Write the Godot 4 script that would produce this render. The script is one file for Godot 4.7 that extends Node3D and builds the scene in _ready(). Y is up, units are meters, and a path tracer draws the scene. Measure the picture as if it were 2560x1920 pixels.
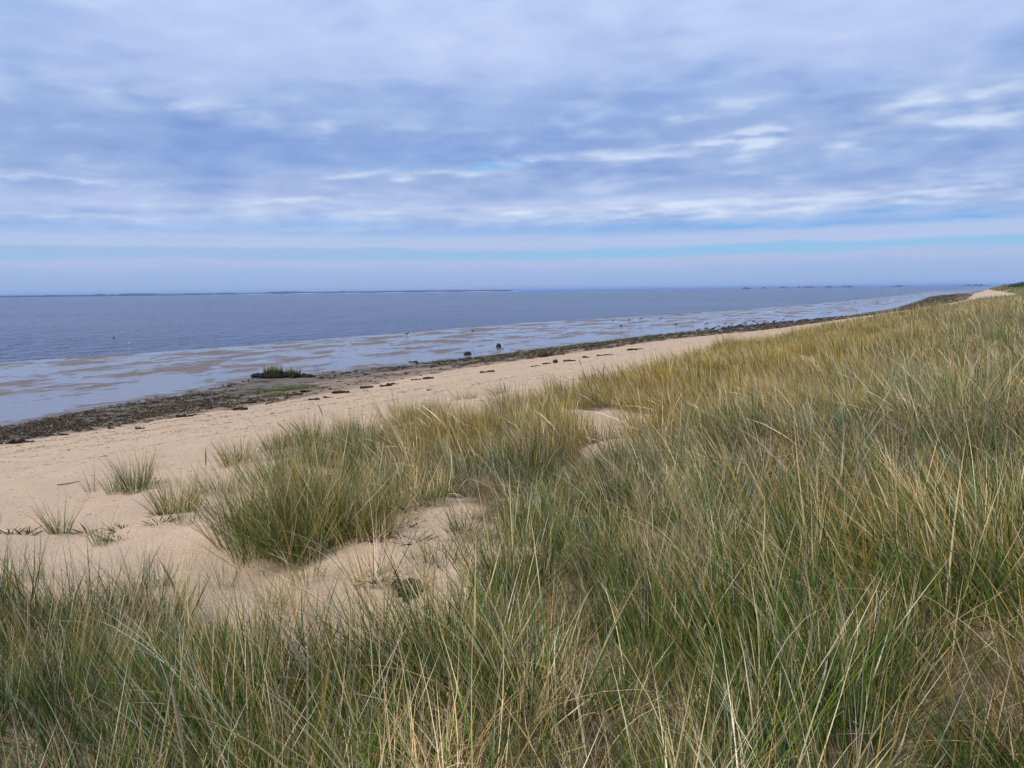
extends Node3D
# A sand beach below marram dunes at low tide: mudflat, sea, far islands. Camera 5.2 m above the sea, looking -Z.

const EXPOSURE := 2.4
const EYE := Vector3(0, 5.2, 0)
# the shore runs along ALONG; OUT points from the dunes to the sea
const ALONG := Vector2(0.54, -0.8417)
const OUT := Vector2(-0.8417, -0.54)
# lines along the shore, [metres along, metres out]: edge of the sea, edge of the mudflat, upper edge of the wrack, foot of the dune
const SEA_LINE := [[-90, 74], [0, 69], [30, 67.3], [41, 65], [55, 64.7], [102, 65.8], [161, 57], [221, 51.5], [330, 50], [520, 53], [900, 62]]
const MUD_LINE := [[-90, 27], [0, 29.5], [14, 32.6], [21, 34.6], [30, 37.3], [40, 34.9], [52, 33.5], [78, 32.3], [111, 25.7], [144, 21.8], [190, 20.6], [288, 24.1], [409, 29.6], [570, 28], [656, 23.6], [900, 17]]
const WRACK_LINE := [[-90, 24], [0, 26], [11, 26.2], [22, 25.8], [37, 27.2], [63, 26.1], [93, 21.5], [114, 20.0], [146, 18.0], [177, 14.8], [222, 13.0], [285, 11.2], [510, 15.6], [900, 12]]
const DUNE_LINE := [[-90, 8], [0, 11.6], [12, 12], [35, 12], [56, 11], [83, 9.3], [110, 7.4], [140, 4.5], [163, 2.5], [230, -0.5], [300, 2], [400, 7], [496, 10.5], [900, 15]]

var roll_noise := FastNoiseLite.new()
var hump_noise := FastNoiseLite.new()
var fine_noise := FastNoiseLite.new()
var rng := RandomNumberGenerator.new()
var taken := {}


func line_at(a: Array, u: float) -> float:
	var n := a.size()
	if u <= a[0][0]:
		return a[0][1]
	for i in range(1, n):
		if u < a[i][0]:
			var t: float = (u - a[i - 1][0]) / (a[i][0] - a[i - 1][0])
			t = lerpf(t, t * t * (3.0 - 2.0 * t), 0.5)
			return lerpf(a[i - 1][1], a[i][1], t)
	return a[n - 1][1]


func uv_of(x: float, z: float) -> Vector2:
	return Vector2(x * ALONG.x + z * ALONG.y, x * OUT.x + z * OUT.y)


func xz_of(u: float, v: float) -> Vector2:
	return ALONG * u + OUT * v


func profile(u: float, v: float, s: float, m: float, w: float, d: float) -> float:
	m = maxf(m, w + 3.0)
	var far := clampf((u - 250.0) / 250.0, 0.0, 1.0)
	if v > s:
		return lerpf(0.0, -0.6, clampf((v - s) / 40.0, 0.0, 1.0))
	if v > m + 4.0:
		return lerpf(0.09, 0.0, (v - m - 4.0) / (s - m - 4.0))
	if v > m:
		return lerpf(0.15, 0.09, (v - m) / 4.0)
	if v > w:
		return lerpf(0.6, 0.15, (v - w) / (m - w))
	if v > d:
		var t := (v - d) / (w - d)
		return lerpf(2.4, 0.6, t) - 0.10 * sin(t * PI)
	if v > d - 3.5:
		return lerpf(2.4, 2.85 + 0.2 * far, (d - v) / 3.5)
	if v > d - 7.0:
		return lerpf(2.85 + 0.2 * far, 3.05 + 0.5 * far, (d - v - 3.5) / 3.5)
	if v > d - 11.0:
		return lerpf(3.05 + 0.5 * far, 3.5 + 0.9 * far, smoothstep(0.0, 1.0, (d - v - 7.0) / 4.0))
	return lerpf(3.5 + 0.9 * far, 3.7 + 1.2 * far, clampf((d - v - 11.0) / 19.0, 0.0, 1.0))


func ground_uv(u: float, v: float) -> float:
	var d := line_at(DUNE_LINE, u)
	var w := line_at(WRACK_LINE, u)
	var y := profile(u, v, line_at(SEA_LINE, u), line_at(MUD_LINE, u), w, d)
	var dune := clampf((d + 1.0 - v) / 5.0, 0.0, 1.0)
	var sand := clampf((w - v) / 2.0, 0.0, 1.0)
	var near := clampf((u * u + v * v) / 20.0, 0.0, 1.0)
	y += dune * near * (0.3 * roll_noise.get_noise_2d(u, v) + 0.2 * hump_noise.get_noise_2d(u, v))
	y += sand * (0.05 * hump_noise.get_noise_2d(u * 2.2, v * 2.2) + 0.03 * fine_noise.get_noise_2d(u, v))
	return y


func ground(x: float, z: float) -> float:
	var q := uv_of(x, z)
	return ground_uv(q.x, q.y)


func on_ground(x: float, z: float) -> Vector3:
	return Vector3(x, ground(x, z), z)


func numbered(called: String) -> String:
	var n: int = taken.get(called, 0)
	taken[called] = n + 1
	return called if n == 0 else "%s_%03d" % [called, n]


func tag(o: Node, label: String, category: String, group := "") -> void:
	o.set_meta("label", label)
	o.set_meta("category", category)
	if group:
		o.set_meta("group", group)


func thing(called: String, at: Vector3, label: String, category: String, group := "") -> Node3D:
	var o := Node3D.new()
	o.name = numbered(called)
	add_child(o)
	o.position = at
	tag(o, label, category, group)
	return o


func part(called: String, m: Mesh, mat: Material, parent: Node) -> MeshInstance3D:
	var o := MeshInstance3D.new()
	o.name = called if parent != self else numbered(called)
	o.mesh = m
	o.material_override = null
	for i in m.get_surface_count():
		o.set_surface_override_material(i, mat)
	parent.add_child(o, true)
	return o


func setting(called: String, m: Mesh, mat: Material) -> MeshInstance3D:
	var o := part(called, m, mat, self)
	o.set_meta("kind", "structure")
	return o


func scattered(called: String, m: Mesh, mat: Material, where: Array, tints: Array, parent: Node) -> MultiMeshInstance3D:
	var mm := MultiMesh.new()
	mm.transform_format = MultiMesh.TRANSFORM_3D
	mm.use_colors = true
	mm.mesh = m
	mm.instance_count = where.size()
	for i in where.size():
		mm.set_instance_transform(i, where[i])
		mm.set_instance_color(i, tints[i])
	var o := MultiMeshInstance3D.new()
	o.name = called if parent != self else numbered(called)
	o.multimesh = mm
	o.material_override = mat
	parent.add_child(o, true)
	o.set_meta("kind", "stuff")
	return o


func paint(c: Color, rough := 1.0, spec := 0.5) -> StandardMaterial3D:
	var m := StandardMaterial3D.new()
	m.albedo_color = c.linear_to_srgb()
	m.roughness = rough
	m.metallic_specular = spec
	return m


func tinted(rough := 1.0, spec := 0.5) -> StandardMaterial3D:
	var m := paint(Color(1, 1, 1), rough, spec)
	m.vertex_color_use_as_albedo = true
	return m


func noise_texture(size: int, frequency: float, octaves: int, s: int, ramp: Gradient = null, kind := FastNoiseLite.TYPE_SIMPLEX_SMOOTH) -> ImageTexture:
	var n := FastNoiseLite.new()
	n.noise_type = kind
	n.seed = s
	n.frequency = frequency
	n.fractal_octaves = octaves
	var im := n.get_seamless_image(size, size)
	im.convert(Image.FORMAT_RGB8)
	if ramp:
		for y in size:
			for x in size:
				im.set_pixel(x, y, ramp.sample(im.get_pixel(x, y).r))
	return ImageTexture.create_from_image(im)


func wave_texture(size: int, frequency: float, octaves: int, s: int, strength: float) -> ImageTexture:
	var n := FastNoiseLite.new()
	n.noise_type = FastNoiseLite.TYPE_SIMPLEX_SMOOTH
	n.seed = s
	n.frequency = frequency
	n.fractal_octaves = octaves
	n.fractal_gain = 0.6
	var im := n.get_seamless_image(size, size)
	im.convert(Image.FORMAT_RGBA8)
	im.bump_map_to_normal_map(strength)
	return ImageTexture.create_from_image(im)


func build_mesh(v: PackedVector3Array, n: PackedVector3Array, c: PackedColorArray, idx: PackedInt32Array) -> ArrayMesh:
	var a := []
	a.resize(Mesh.ARRAY_MAX)
	a[Mesh.ARRAY_VERTEX] = v
	a[Mesh.ARRAY_NORMAL] = n
	if c.size():
		a[Mesh.ARRAY_COLOR] = c
	a[Mesh.ARRAY_INDEX] = idx
	var m := ArrayMesh.new()
	m.add_surface_from_arrays(Mesh.PRIMITIVE_TRIANGLES, a)
	return m


# ---- sky: layered cloud over a thin strip of clear air, [azimuth, elevation, width, height, strength] for what stands out in it
const SKY_STOPS := [[0.0, 160, 179, 222], [0.7, 160, 181, 224], [1.3, 163, 184, 227], [1.75, 172, 188, 229], [2.15, 179, 191, 229], [2.5, 152, 193, 232], [2.95, 150, 193, 234], [3.18, 182, 196, 233], [3.8, 177, 195, 234], [4.3, 156, 183, 231], [5.2, 172, 190, 232], [6.0, 180, 194, 234], [7.0, 162, 181, 226], [9.0, 154, 175, 223], [11.0, 150, 172, 221], [13.0, 160, 181, 229], [15.5, 178, 195, 239], [20.0, 186, 203, 244], [40.0, 196, 211, 247], [90.0, 202, 216, 248]]
const SKY_DARK := [[-5.0, 9.98, 13.0, 1.31, 0.9], [-24.2, 9.8, 10.2, 1.55, 0.5], [7.6, 12.87, 8.7, 2.06, 0.7], [12.4, 13.67, 6.2, 1.03, 0.3], [31.6, 6.25, 8.0, 1.2, 0.8], [26.4, 9.09, 7.1, 1.38, 0.35], [32.6, 10.46, 5.0, 1.38, 0.5], [-30.1, 17.03, 5.3, 1.2, 0.6], [-29.9, 6.89, 8.0, 0.86, 0.35], [13.2, 7.54, 10.8, 0.62, 0.45], [20.7, 12.31, 6.2, 0.86, 0.5], [-16.2, 11.11, 9.3, 1.03, 0.35]]
const SKY_BRIGHT := [[17.5, 10.37, 2.3, 0.62, 1.0], [16.0, 10.17, 3.7, 0.34, 0.6], [25.9, 10.82, 2.6, 0.62, 0.9], [31.3, 12.07, 5.0, 0.62, 0.8], [31.9, 10.29, 2.2, 0.76, 0.7], [12.5, 11.97, 2.8, 0.28, 0.5], [17.4, 12.73, 3.4, 0.55, 0.45], [5.0, 9.24, 6.8, 0.45, 0.7], [9.9, 9.55, 4.3, 0.34, 0.6], [-5.0, 8.49, 7.7, 0.28, 0.6], [-10.0, 8.2, 4.0, 0.28, 0.5], [-14.9, 6.42, 2.2, 0.14, 1.0], [-17.7, 6.27, 4.0, 0.1, 0.6], [-11.7, 6.91, 1.5, 0.1, 0.6], [-1.7, 5.8, 9.3, 0.21, 0.6], [25.2, 5.76, 13.0, 0.69, 0.8], [13.2, 5.96, 7.7, 0.48, 0.6], [6.7, 5.18, 15.5, 0.31, 0.5], [-28.5, 4.96, 5.6, 0.21, 0.6], [-29.1, 7.36, 5.3, 0.17, 0.6], [-20.0, 12.51, 3.7, 0.48, 0.5], [-24.0, 13.19, 5.6, 0.69, 0.3], [23.6, 9.76, 3.7, 0.34, 0.4]]
const SKY_BLUE := [[-10.1, 8.83, 0.7, 0.14, 0.9], [-6.2, 8.87, 1.1, 0.17, 1.0], [-2.0, 9.0, 1.9, 0.12, 0.8], [0.3, 9.1, 1.2, 0.09, 0.8], [24.9, 4.88, 2.5, 0.12, 0.9], [31.0, 4.28, 1.9, 0.12, 0.9], [32.9, 4.45, 1.9, 0.1, 0.7], [26.8, 5.13, 1.9, 0.1, 0.7], [11.6, 4.4, 9.3, 0.24, 0.6], [22.4, 4.27, 7.7, 0.21, 0.5], [-10.1, 5.0, 4.6, 0.17, 0.3]]

var cloud_noise := FastNoiseLite.new()
var wisp_noise := FastNoiseLite.new()
var streak_noise := FastNoiseLite.new()
var mottle_noise := FastNoiseLite.new()


func sky_stop(e: float) -> Vector3:
	for i in range(1, SKY_STOPS.size()):
		if e < SKY_STOPS[i][0]:
			var a: Array = SKY_STOPS[i - 1]
			var b: Array = SKY_STOPS[i]
			var t: float = clampf((e - a[0]) / (b[0] - a[0]), 0.0, 1.0)
			return Vector3(lerpf(a[1], b[1], t), lerpf(a[2], b[2], t), lerpf(a[3], b[3], t))
	return Vector3(202, 216, 248)


func near_rows(list: Array, e: float) -> Array:
	var out := []
	for b in list:
		if absf(e - b[1]) < 3.2 * b[3] + 0.5:
			out.append(b)
	return out


func blob_sum(list: Array, a: float, e: float) -> float:
	var sum := 0.0
	for b in list:
		var x: float = (a - b[0]) / b[2]
		if x > -2.6 and x < 2.6:
			var y: float = (e - b[1]) / b[3]
			sum += b[4] * exp(-(x * x + y * y))
	return sum


func sky_color(a: float, e: float, dark: Array, bright: Array, blue: Array, table: PackedVector3Array) -> Color:
	var ra := deg_to_rad(a)
	var re := deg_to_rad(e)
	var k := 1.0 / (sin(re) + 0.06)
	var px := sin(ra) * cos(re) * k
	var pz := cos(ra) * cos(re) * k
	var broad := cloud_noise.get_noise_2d(px, pz)                    # about -0.6 .. 0.6
	var wisp := wisp_noise.get_noise_2d(px * 0.8 + pz * 0.25, pz * 1.1)
	var band := streak_noise.get_noise_3d(sin(ra) * 12.6, cos(ra) * 12.6, e * 3.0)
	var mott := mottle_noise.get_noise_3d(sin(ra) * 28.0, cos(ra) * 28.0, e * 1.5 - a * 0.02)   # lumps and ragged edges
	mott *= 1.0 - 0.55 * smoothstep(11.0, 16.0, e)
	var high := smoothstep(3.0, 8.0, e)
	var e2 := e + 0.16 * mott + 0.12 * sin(a * 0.13 + 1.0) + band * lerpf(0.24, 0.5, high) + broad * lerpf(0.05, 0.9, high)
	e2 = maxf(e2, e * 0.5)
	var c := table[clampi(int(e2 * 20.0), 0, table.size() - 1)]
	# wander of what stands out
	var wa := a + 1.6 * wisp + 2.6 * mott
	var we := e + (0.3 * wisp + 0.75 * mott) * smoothstep(2.0, 9.0, e)
	var d := blob_sum(dark, wa, we)
	var b := blob_sum(bright, wa, we) * clampf(0.75 + 1.5 * wisp, 0.0, 1.7)
	var u := blob_sum(blue, wa, we) * clampf(1.0 + 2.2 * wisp, 0.1, 1.7)
	var calm := smoothstep(2.9, 6.0, e)
	d += calm * clampf(-broad * 0.9 - mott * 0.7 - 0.05, 0.0, 0.6) * (1.0 - smoothstep(14.0, 24.0, e) * 0.6)
	b += calm * clampf(broad * 0.6 + wisp * 0.3 + mott * 0.6 - 0.16, 0.0, 0.4)
	b += 0.18 * maxf(0.0, band) * smoothstep(2.8, 3.4, e) * (1.0 - smoothstep(6.0, 10.0, e))
	c = c.lerp(Vector3(127, 155, 216), clampf(d, 0.0, 1.0) * 0.72)
	c = c.lerp(Vector3(206, 216, 243), clampf(b, 0.0, 1.0) * 0.85)
	c = c.lerp(Vector3(124, 176, 234), clampf(u, 0.0, 1.0) * 0.9)
	if e < 3.2:  # the clear strip fades out to the left
		c = c.lerp(Vector3(164, 186, 226), (0.75 - 0.5 * wisp) * (1.0 - smoothstep(-16.0, 16.0, a + 14.0 * band)) * smoothstep(2.15, 2.5, e2))
	c += Vector3(5, 4.5, 3) * (1.0 + 1.0 * clampf(wisp, -0.6, 0.6) + 3.0 * mott) * calm
	c = Vector3(c.x * 1.0, c.y * 1.015, c.z * 1.0)
	var out := Color(c.x / 255.0, c.y / 255.0, c.z / 255.0).srgb_to_linear()
	var rise := lerpf(1.0, 1.2, smoothstep(18.0, 60.0, e)) / EXPOSURE   # an overcast sky is brightest overhead
	return Color(out.r * rise, out.g * rise, out.b * rise)


func make_sky() -> Sky:
	cloud_noise.seed = 11
	cloud_noise.frequency = 0.8
	cloud_noise.fractal_octaves = 4
	wisp_noise.seed = 5
	wisp_noise.frequency = 2.6
	wisp_noise.fractal_octaves = 5
	wisp_noise.domain_warp_enabled = true
	wisp_noise.domain_warp_amplitude = 0.12
	wisp_noise.domain_warp_frequency = 1.5
	mottle_noise.seed = 47
	mottle_noise.frequency = 0.32
	mottle_noise.fractal_octaves = 5
	streak_noise.seed = 23
	streak_noise.frequency = 0.35
	streak_noise.fractal_octaves = 4
	var table := PackedVector3Array()
	for i in 1800:
		table.append(sky_stop((i + 0.5) / 20.0))
	var small := Image.create(1024, 512, false, Image.FORMAT_RGBF)
	for y in 512:
		var e := 90.0 - (y + 0.5) * 180.0 / 512.0
		var d := near_rows(SKY_DARK, e)
		var b := near_rows(SKY_BRIGHT, e)
		var u := near_rows(SKY_BLUE, e)
		for x in 1024:
			if e < -1.0:
				small.set_pixel(x, y, Color(0.10, 0.13, 0.2))
			else:
				small.set_pixel(x, y, sky_color(wrapf((x + 0.5) * 360.0 / 1024.0, -180.0, 180.0), maxf(e, 0.05), d, b, u, table))
	small.resize(4096, 2048, Image.INTERPOLATE_CUBIC)
	var y0 := int((90.0 - 22.0) / 180.0 * 2048.0)
	var half := int(42.0 / 360.0 * 4096.0)   # the picture's first column looks along -Z
	for y in range(y0, 1024):
		var e := 90.0 - (y + 0.5) * 180.0 / 2048.0
		var d := near_rows(SKY_DARK, e)
		var b := near_rows(SKY_BRIGHT, e)
		var u := near_rows(SKY_BLUE, e)
		for x in range(-half, half):
			small.set_pixel(posmod(x, 4096), y, sky_color((x + 0.5) * 360.0 / 4096.0, e, d, b, u, table))
	var pm := PanoramaSkyMaterial.new()
	pm.panorama = ImageTexture.create_from_image(small)
	pm.energy_multiplier = 1.0
	var s := Sky.new()
	s.sky_material = pm
	return s


# ---- ground
func stretched(lo: float, hi: float, step: float, flat: float, growth: float) -> PackedFloat32Array:
	var up := PackedFloat32Array()
	var x := 0.0
	var s := step
	while x < hi:
		up.append(x)
		x += s
		if x > flat:
			s *= growth
	up.append(hi)
	var down := PackedFloat32Array()
	x = 0.0
	s = step
	while true:
		x -= s
		if x < -flat:
			s *= growth
		if x < lo:
			break
		down.append(x)
	down.reverse()
	down.append_array(up)
	return down


func sheet(us: PackedFloat32Array, vs: PackedFloat32Array, height: Callable, color: Callable) -> ArrayMesh:
	var nu := us.size()
	var nv := vs.size()
	var p := PackedVector3Array()
	var c := PackedColorArray()
	p.resize(nu * nv)
	c.resize(nu * nv)
	for i in nu:
		var u := us[i]
		var lines := [line_at(SEA_LINE, u), line_at(MUD_LINE, u), line_at(WRACK_LINE, u), line_at(DUNE_LINE, u)]
		for j in nv:
			var v := vs[j]
			var q := ALONG * u + OUT * v
			p[i * nv + j] = Vector3(q.x, height.call(u, v, lines), q.y)
			c[i * nv + j] = color.call(u, v, lines)
	return grid_mesh(p, c, nu, nv)


func grid_mesh(p: PackedVector3Array, c: PackedColorArray, nu: int, nv: int) -> ArrayMesh:
	var n := PackedVector3Array()
	n.resize(nu * nv)
	var idx := PackedInt32Array()
	idx.resize((nu - 1) * (nv - 1) * 6)
	var k := 0
	for i in nu:
		var i0 := maxi(i - 1, 0)
		var i1 := mini(i + 1, nu - 1)
		for j in nv:
			var a := p[i1 * nv + j] - p[i0 * nv + j]
			var b := p[i * nv + mini(j + 1, nv - 1)] - p[i * nv + maxi(j - 1, 0)]
			var up := a.cross(b).normalized()
			n[i * nv + j] = up if up.y > 0.0 else -up
			if i < nu - 1 and j < nv - 1:
				var o := i * nv + j
				idx[k] = o
				idx[k + 1] = o + 1
				idx[k + 2] = o + nv
				idx[k + 3] = o + 1
				idx[k + 4] = o + nv + 1
				idx[k + 5] = o + nv
				k += 6
	return build_mesh(p, n, c, idx)


func beach_height(u: float, v: float, l: Array) -> float:
	var y := ground_uv_lines(u, v, l)
	var t := clampf((v - l[2]) / maxf(l[1] - l[2], 1.0), 0.0, 1.0)
	if v > l[2] - 1.0:
		y += 0.035 * hump_noise.get_noise_2d(u * 1.3 + 40.0, v * 2.6) + 0.03 * fine_noise.get_noise_2d(u * 0.6, v * 1.2) * smoothstep(0.0, 0.2, t)
	if v > l[1] - 0.5:
		y -= (v - l[1] + 0.5) * 0.06
	return y


func ground_uv_lines(u: float, v: float, l: Array) -> float:
	var y := profile(u, v, l[0], l[1], l[2], l[3])
	var dune := clampf((l[3] + 1.0 - v) / 5.0, 0.0, 1.0)
	var sand := clampf((l[2] - v) / 2.0, 0.0, 1.0)
	var near := clampf((u * u + v * v) / 20.0, 0.0, 1.0)
	if dune > 0.0:
		y += dune * near * (0.3 * roll_noise.get_noise_2d(u, v) + 0.2 * hump_noise.get_noise_2d(u, v))
	if sand > 0.0:
		y += sand * (0.05 * hump_noise.get_noise_2d(u * 2.2, v * 2.2) + 0.03 * fine_noise.get_noise_2d(u, v))
	return y


func beach_color(u: float, v: float, l: Array) -> Color:
	var n1 := hump_noise.get_noise_2d(u * 0.5, v * 0.9)
	var n2 := fine_noise.get_noise_2d(u * 0.7 + 90.0, v * 1.5)
	var sand := Color(0.475, 0.373, 0.28)
	sand = sand * (1.0 + 0.05 * n1 + 0.05 * n2)
	var w: float = l[2] + 0.5 * n1
	if v > w:   # damp shell sand, then mud strewn with weed
		var t: float = (v - w) / maxf(l[1] - w, 1.0)
		var damp := Color(0.27, 0.205, 0.165) * (1.0 + 0.25 * n2)
		var mud := Color(0.155, 0.14, 0.125) * (1.0 + 0.2 * n1)
		var weed := Color(0.05, 0.042, 0.038) * (1.0 + 0.4 * n2)
		var near := 1.0 - smoothstep(14.0, 30.0, u)
		var c := damp.lerp(mud, smoothstep(0.30 - 0.25 * near, 0.55 - 0.3 * near, t + 0.15 * n1))
		var strewn := smoothstep(-0.05, 0.25, n2 + 0.6 * n1 + 0.35 * near + 0.25 * smoothstep(40.0, 60.0, u) * smoothstep(0.5, 0.8, t) - 0.15)
		c = c.lerp(weed, strewn * smoothstep(0.1, 0.4, t))
		return sand.lerp(c, smoothstep(0.0, 0.05, t))
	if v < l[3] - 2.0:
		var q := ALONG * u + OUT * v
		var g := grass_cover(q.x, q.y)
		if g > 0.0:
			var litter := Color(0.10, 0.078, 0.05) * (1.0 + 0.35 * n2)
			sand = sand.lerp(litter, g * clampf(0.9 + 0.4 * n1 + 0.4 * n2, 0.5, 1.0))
	return sand


func flat_height(u: float, v: float, l: Array) -> float:
	var y := profile(u, v, l[0], l[1], l[2], l[3])
	var t := clampf((v - l[1]) / 6.0, 0.0, 1.0)
	var bars := roll_noise.get_noise_2d(u * 1.6 + 30.0, v * 3.4 + 7.0)
	var mid := hump_noise.get_noise_2d(u * 0.6, v * 1.7)
	var rip := 0.6 * fine_noise.get_noise_2d(u * 0.11, v * 0.34) + 0.8 * fine_noise.get_noise_2d(u * 0.24 + 20.0, v * 0.62) + 0.5 * fine_noise.get_noise_2d(u * 0.55 + 50.0, v * 1.4)
	y += t * (0.03 * bars + 0.012 * mid - 0.003) + 0.024 * rip
	if v < l[1] + 0.3:
		y -= (l[1] + 0.3 - v) * 0.15
	return y


func flat_color(u: float, v: float, l: Array) -> Color:
	var n := fine_noise.get_noise_2d(u * 0.4, v * 1.1)
	var c := Color(0.105, 0.085, 0.078) * (1.0 + 0.35 * n)
	return c


func make_ground() -> void:
	var us := stretched(-45.0, 760.0, 0.14, 11.0, 1.024)
	var vs := stretched(-90.0, 42.0, 0.14, 11.0, 1.022)
	var sand := tinted(0.95, 0.3)
	var ramp := Gradient.new()
	ramp.set_color(0, Color(0.66, 0.64, 0.63))
	ramp.set_color(1, Color(1.0, 1.0, 1.0))
	ramp.add_point(0.42, Color(0.92, 0.915, 0.91))
	sand.albedo_texture = noise_texture(512, 0.09, 4, 4, ramp)
	sand.uv1_triplanar = true
	sand.uv1_world_triplanar = true
	sand.uv1_scale = Vector3(0.7, 0.7, 0.7)
	sand.heightmap_enabled = true
	sand.heightmap_texture = noise_texture(512, 0.12, 3, 14)
	sand.heightmap_scale = 1.1
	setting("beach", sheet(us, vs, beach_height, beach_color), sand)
	# the mudflat at low tide and the water that stands and drains on it
	us = stretched(-40.0, 760.0, 0.22, 60.0, 1.02)
	vs = PackedFloat32Array()
	for i in 560:
		vs.append(15.0 + 0.11 * i)
	var mud := tinted(0.6, 0.4)
	setting("mudflat", sheet(us, vs, flat_height, flat_color), mud)
	us = stretched(-120.0, 760.0, 4.0, 80.0, 1.05)
	var p := PackedVector3Array()
	for u in us:
		for j in 5:
			var m := line_at(MUD_LINE, u)
			var s := line_at(SEA_LINE, u)
			var v := lerpf(m - 0.5, s + 0.3, j / 4.0)
			var q := ALONG * u + OUT * v
			p.append(Vector3(q.x, profile(u, maxf(v, m + 0.5), s, m, line_at(WRACK_LINE, u), 0.0) + 0.003, q.y))
	var film := StandardMaterial3D.new()
	film.transparency = BaseMaterial3D.TRANSPARENCY_ALPHA
	film.albedo_color = Color(0.3, 0.33, 0.4, 0.02)
	film.roughness = 0.06
	film.metallic_specular = 0.5
	film.normal_enabled = true
	film.normal_texture = wave_texture(512, 0.02, 4, 33, 2.5)
	film.normal_scale = 1.0
	film.uv1_triplanar = true
	film.uv1_world_triplanar = true
	film.uv1_scale = Vector3(0.25, 0.25, 0.5)
	setting("shallow_water", grid_mesh(p, PackedColorArray(), us.size(), 5), film)
	# the sea, from the edge of the flat to the horizon
	p = PackedVector3Array()
	us = stretched(-25000.0, 25000.0, 4.0, 200.0, 1.06)
	var outs := PackedFloat32Array([0.0, 1.5])
	while outs[outs.size() - 1] < 30000.0:
		outs.append(outs[outs.size() - 1] * 1.07 + 0.4)
	var silt := PackedColorArray()
	for u in us:
		for j in outs.size():
			var v: float = line_at(SEA_LINE, u) + outs[j]
			var q := ALONG * u + OUT * v
			p.append(Vector3(q.x, 0.012 if j > 0 else -0.004, q.y))
			# streaks of silty and clearer water
			var n := roll_noise.get_noise_2d(q.x * 0.12, q.y * 0.35) + 0.7 * hump_noise.get_noise_2d(q.x * 0.012, q.y * 0.05)
			silt.append(Color(0.018, 0.032, 0.098).lerp(Color(0.045, 0.058, 0.128), clampf(0.35 + 0.9 * n, 0.0, 1.0)))
	var sea := tinted(0.12, 0.26)
	sea.normal_enabled = true
	sea.normal_texture = wave_texture(1024, 0.014, 6, 31, 24.0)
	sea.normal_scale = 1.0
	sea.uv1_triplanar = true
	sea.uv1_world_triplanar = true
	sea.uv1_scale = Vector3(0.014, 0.02, 0.024)
	setting("sea", grid_mesh(p, silt, us.size(), outs.size()), sea)


# ---- grass
var field := PackedVector2Array([Vector2(6.5, -25), Vector2(2.26, -19.22), Vector2(0.94, -16.63), Vector2(-0.06, -14.69), Vector2(-0.88, -13.45), Vector2(-1.57, -12.42), Vector2(-2.54, -11.94), Vector2(-3.15, -10.98), Vector2(-1.7, -8.97), Vector2(-1.31, -9.38), Vector2(-0.87, -7.85), Vector2(-0.21, -6.96), Vector2(0.28, -6.39), Vector2(0.13, -5.36), Vector2(-0.09, -4.64), Vector2(-0.36, -4.2), Vector2(-0.68, -3.95), Vector2(-1.0, -3.85), Vector2(-1.35, -4.1), Vector2(-1.7, -4.6), Vector2(-2.1, -5.05), Vector2(-2.95, -5.35), Vector2(-3.8, -5.55), Vector2(-6.5, -5.4), Vector2(-9, -1), Vector2(-8, 8), Vector2(40, 8), Vector2(45, -20), Vector2(22, -36)])
var loose := PackedVector2Array([Vector2(-3.6, -11.2), Vector2(-2.9, -8.6), Vector2(-1.5, -8.2), Vector2(-1.1, -6.6), Vector2(-0.3, -5.2), Vector2(0.4, -6.2), Vector2(-0.6, -9.5), Vector2(-0.4, -14.2), Vector2(-1.6, -15.5), Vector2(-4.2, -12.6)])
const BARE := [[1.5, -11.9, 0.7, 1.5], [3.6, -13.2, 0.55, 1.2], [8.65, -21.89, 0.9, 1.1], [1.38, -9.69, 0.4, 0.6], [-1.22, -13.6, 0.5, 0.6]]


func grass_cover(x: float, z: float) -> float:
	var q := uv_of(x, z)
	var wob := hump_noise.get_noise_2d(x * 1.7 + 11.0, z * 1.7)
	var inside := false
	if q.x > 20.0:
		inside = q.y < line_at(DUNE_LINE, q.x) - 3.2 + 1.6 * wob
	if not inside:
		inside = Geometry2D.is_point_in_polygon(Vector2(x + 0.25 * wob, z + 0.25 * fine_noise.get_noise_2d(x * 0.6, z * 0.6)), field)
	if not inside:
		var patchy := Geometry2D.is_point_in_polygon(Vector2(x, z), loose)
		if patchy and fine_noise.get_noise_2d(x * 0.5, z * 0.5 + 3.0) > 0.12:
			return 0.55
		return 0.16 if z > -6.3 and x < -1.0 and x > -6.0 and fine_noise.get_noise_2d(x * 0.4 + 9.0, z * 0.4) > 0.0 else 0.0
	for b in BARE:
		var dx: float = (x - b[0]) / b[2]
		var dz: float = (z - b[1]) / b[3]
		var r := dx * dx + dz * dz + 0.8 * wob
		if r < 1.0:
			return 0.0
		if r < 1.8:
			return 0.35
	return 1.0


const GREEN := [Color(0.062, 0.138, 0.016), Color(0.03, 0.072, 0.012), Color(0.135, 0.2, 0.024), Color(0.06, 0.12, 0.034)]
const DRY := [Color(0.56, 0.47, 0.27), Color(0.70, 0.63, 0.46), Color(0.40, 0.29, 0.14), Color(0.19, 0.14, 0.085)]
const GOLD := [Color(0.34, 0.235, 0.045), Color(0.23, 0.20, 0.04), Color(0.38, 0.25, 0.07), Color(0.17, 0.18, 0.035)]
const GREY := [Color(0.12, 0.175, 0.095), Color(0.19, 0.23, 0.14), Color(0.075, 0.125, 0.065), Color(0.30, 0.31, 0.22)]
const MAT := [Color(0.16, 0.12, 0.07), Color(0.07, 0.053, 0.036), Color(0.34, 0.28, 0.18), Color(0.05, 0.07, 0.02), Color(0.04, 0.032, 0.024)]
const TURNED := [Color(0.42, 0.27, 0.06), Color(0.45, 0.33, 0.10), Color(0.34, 0.19, 0.06)]


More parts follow.
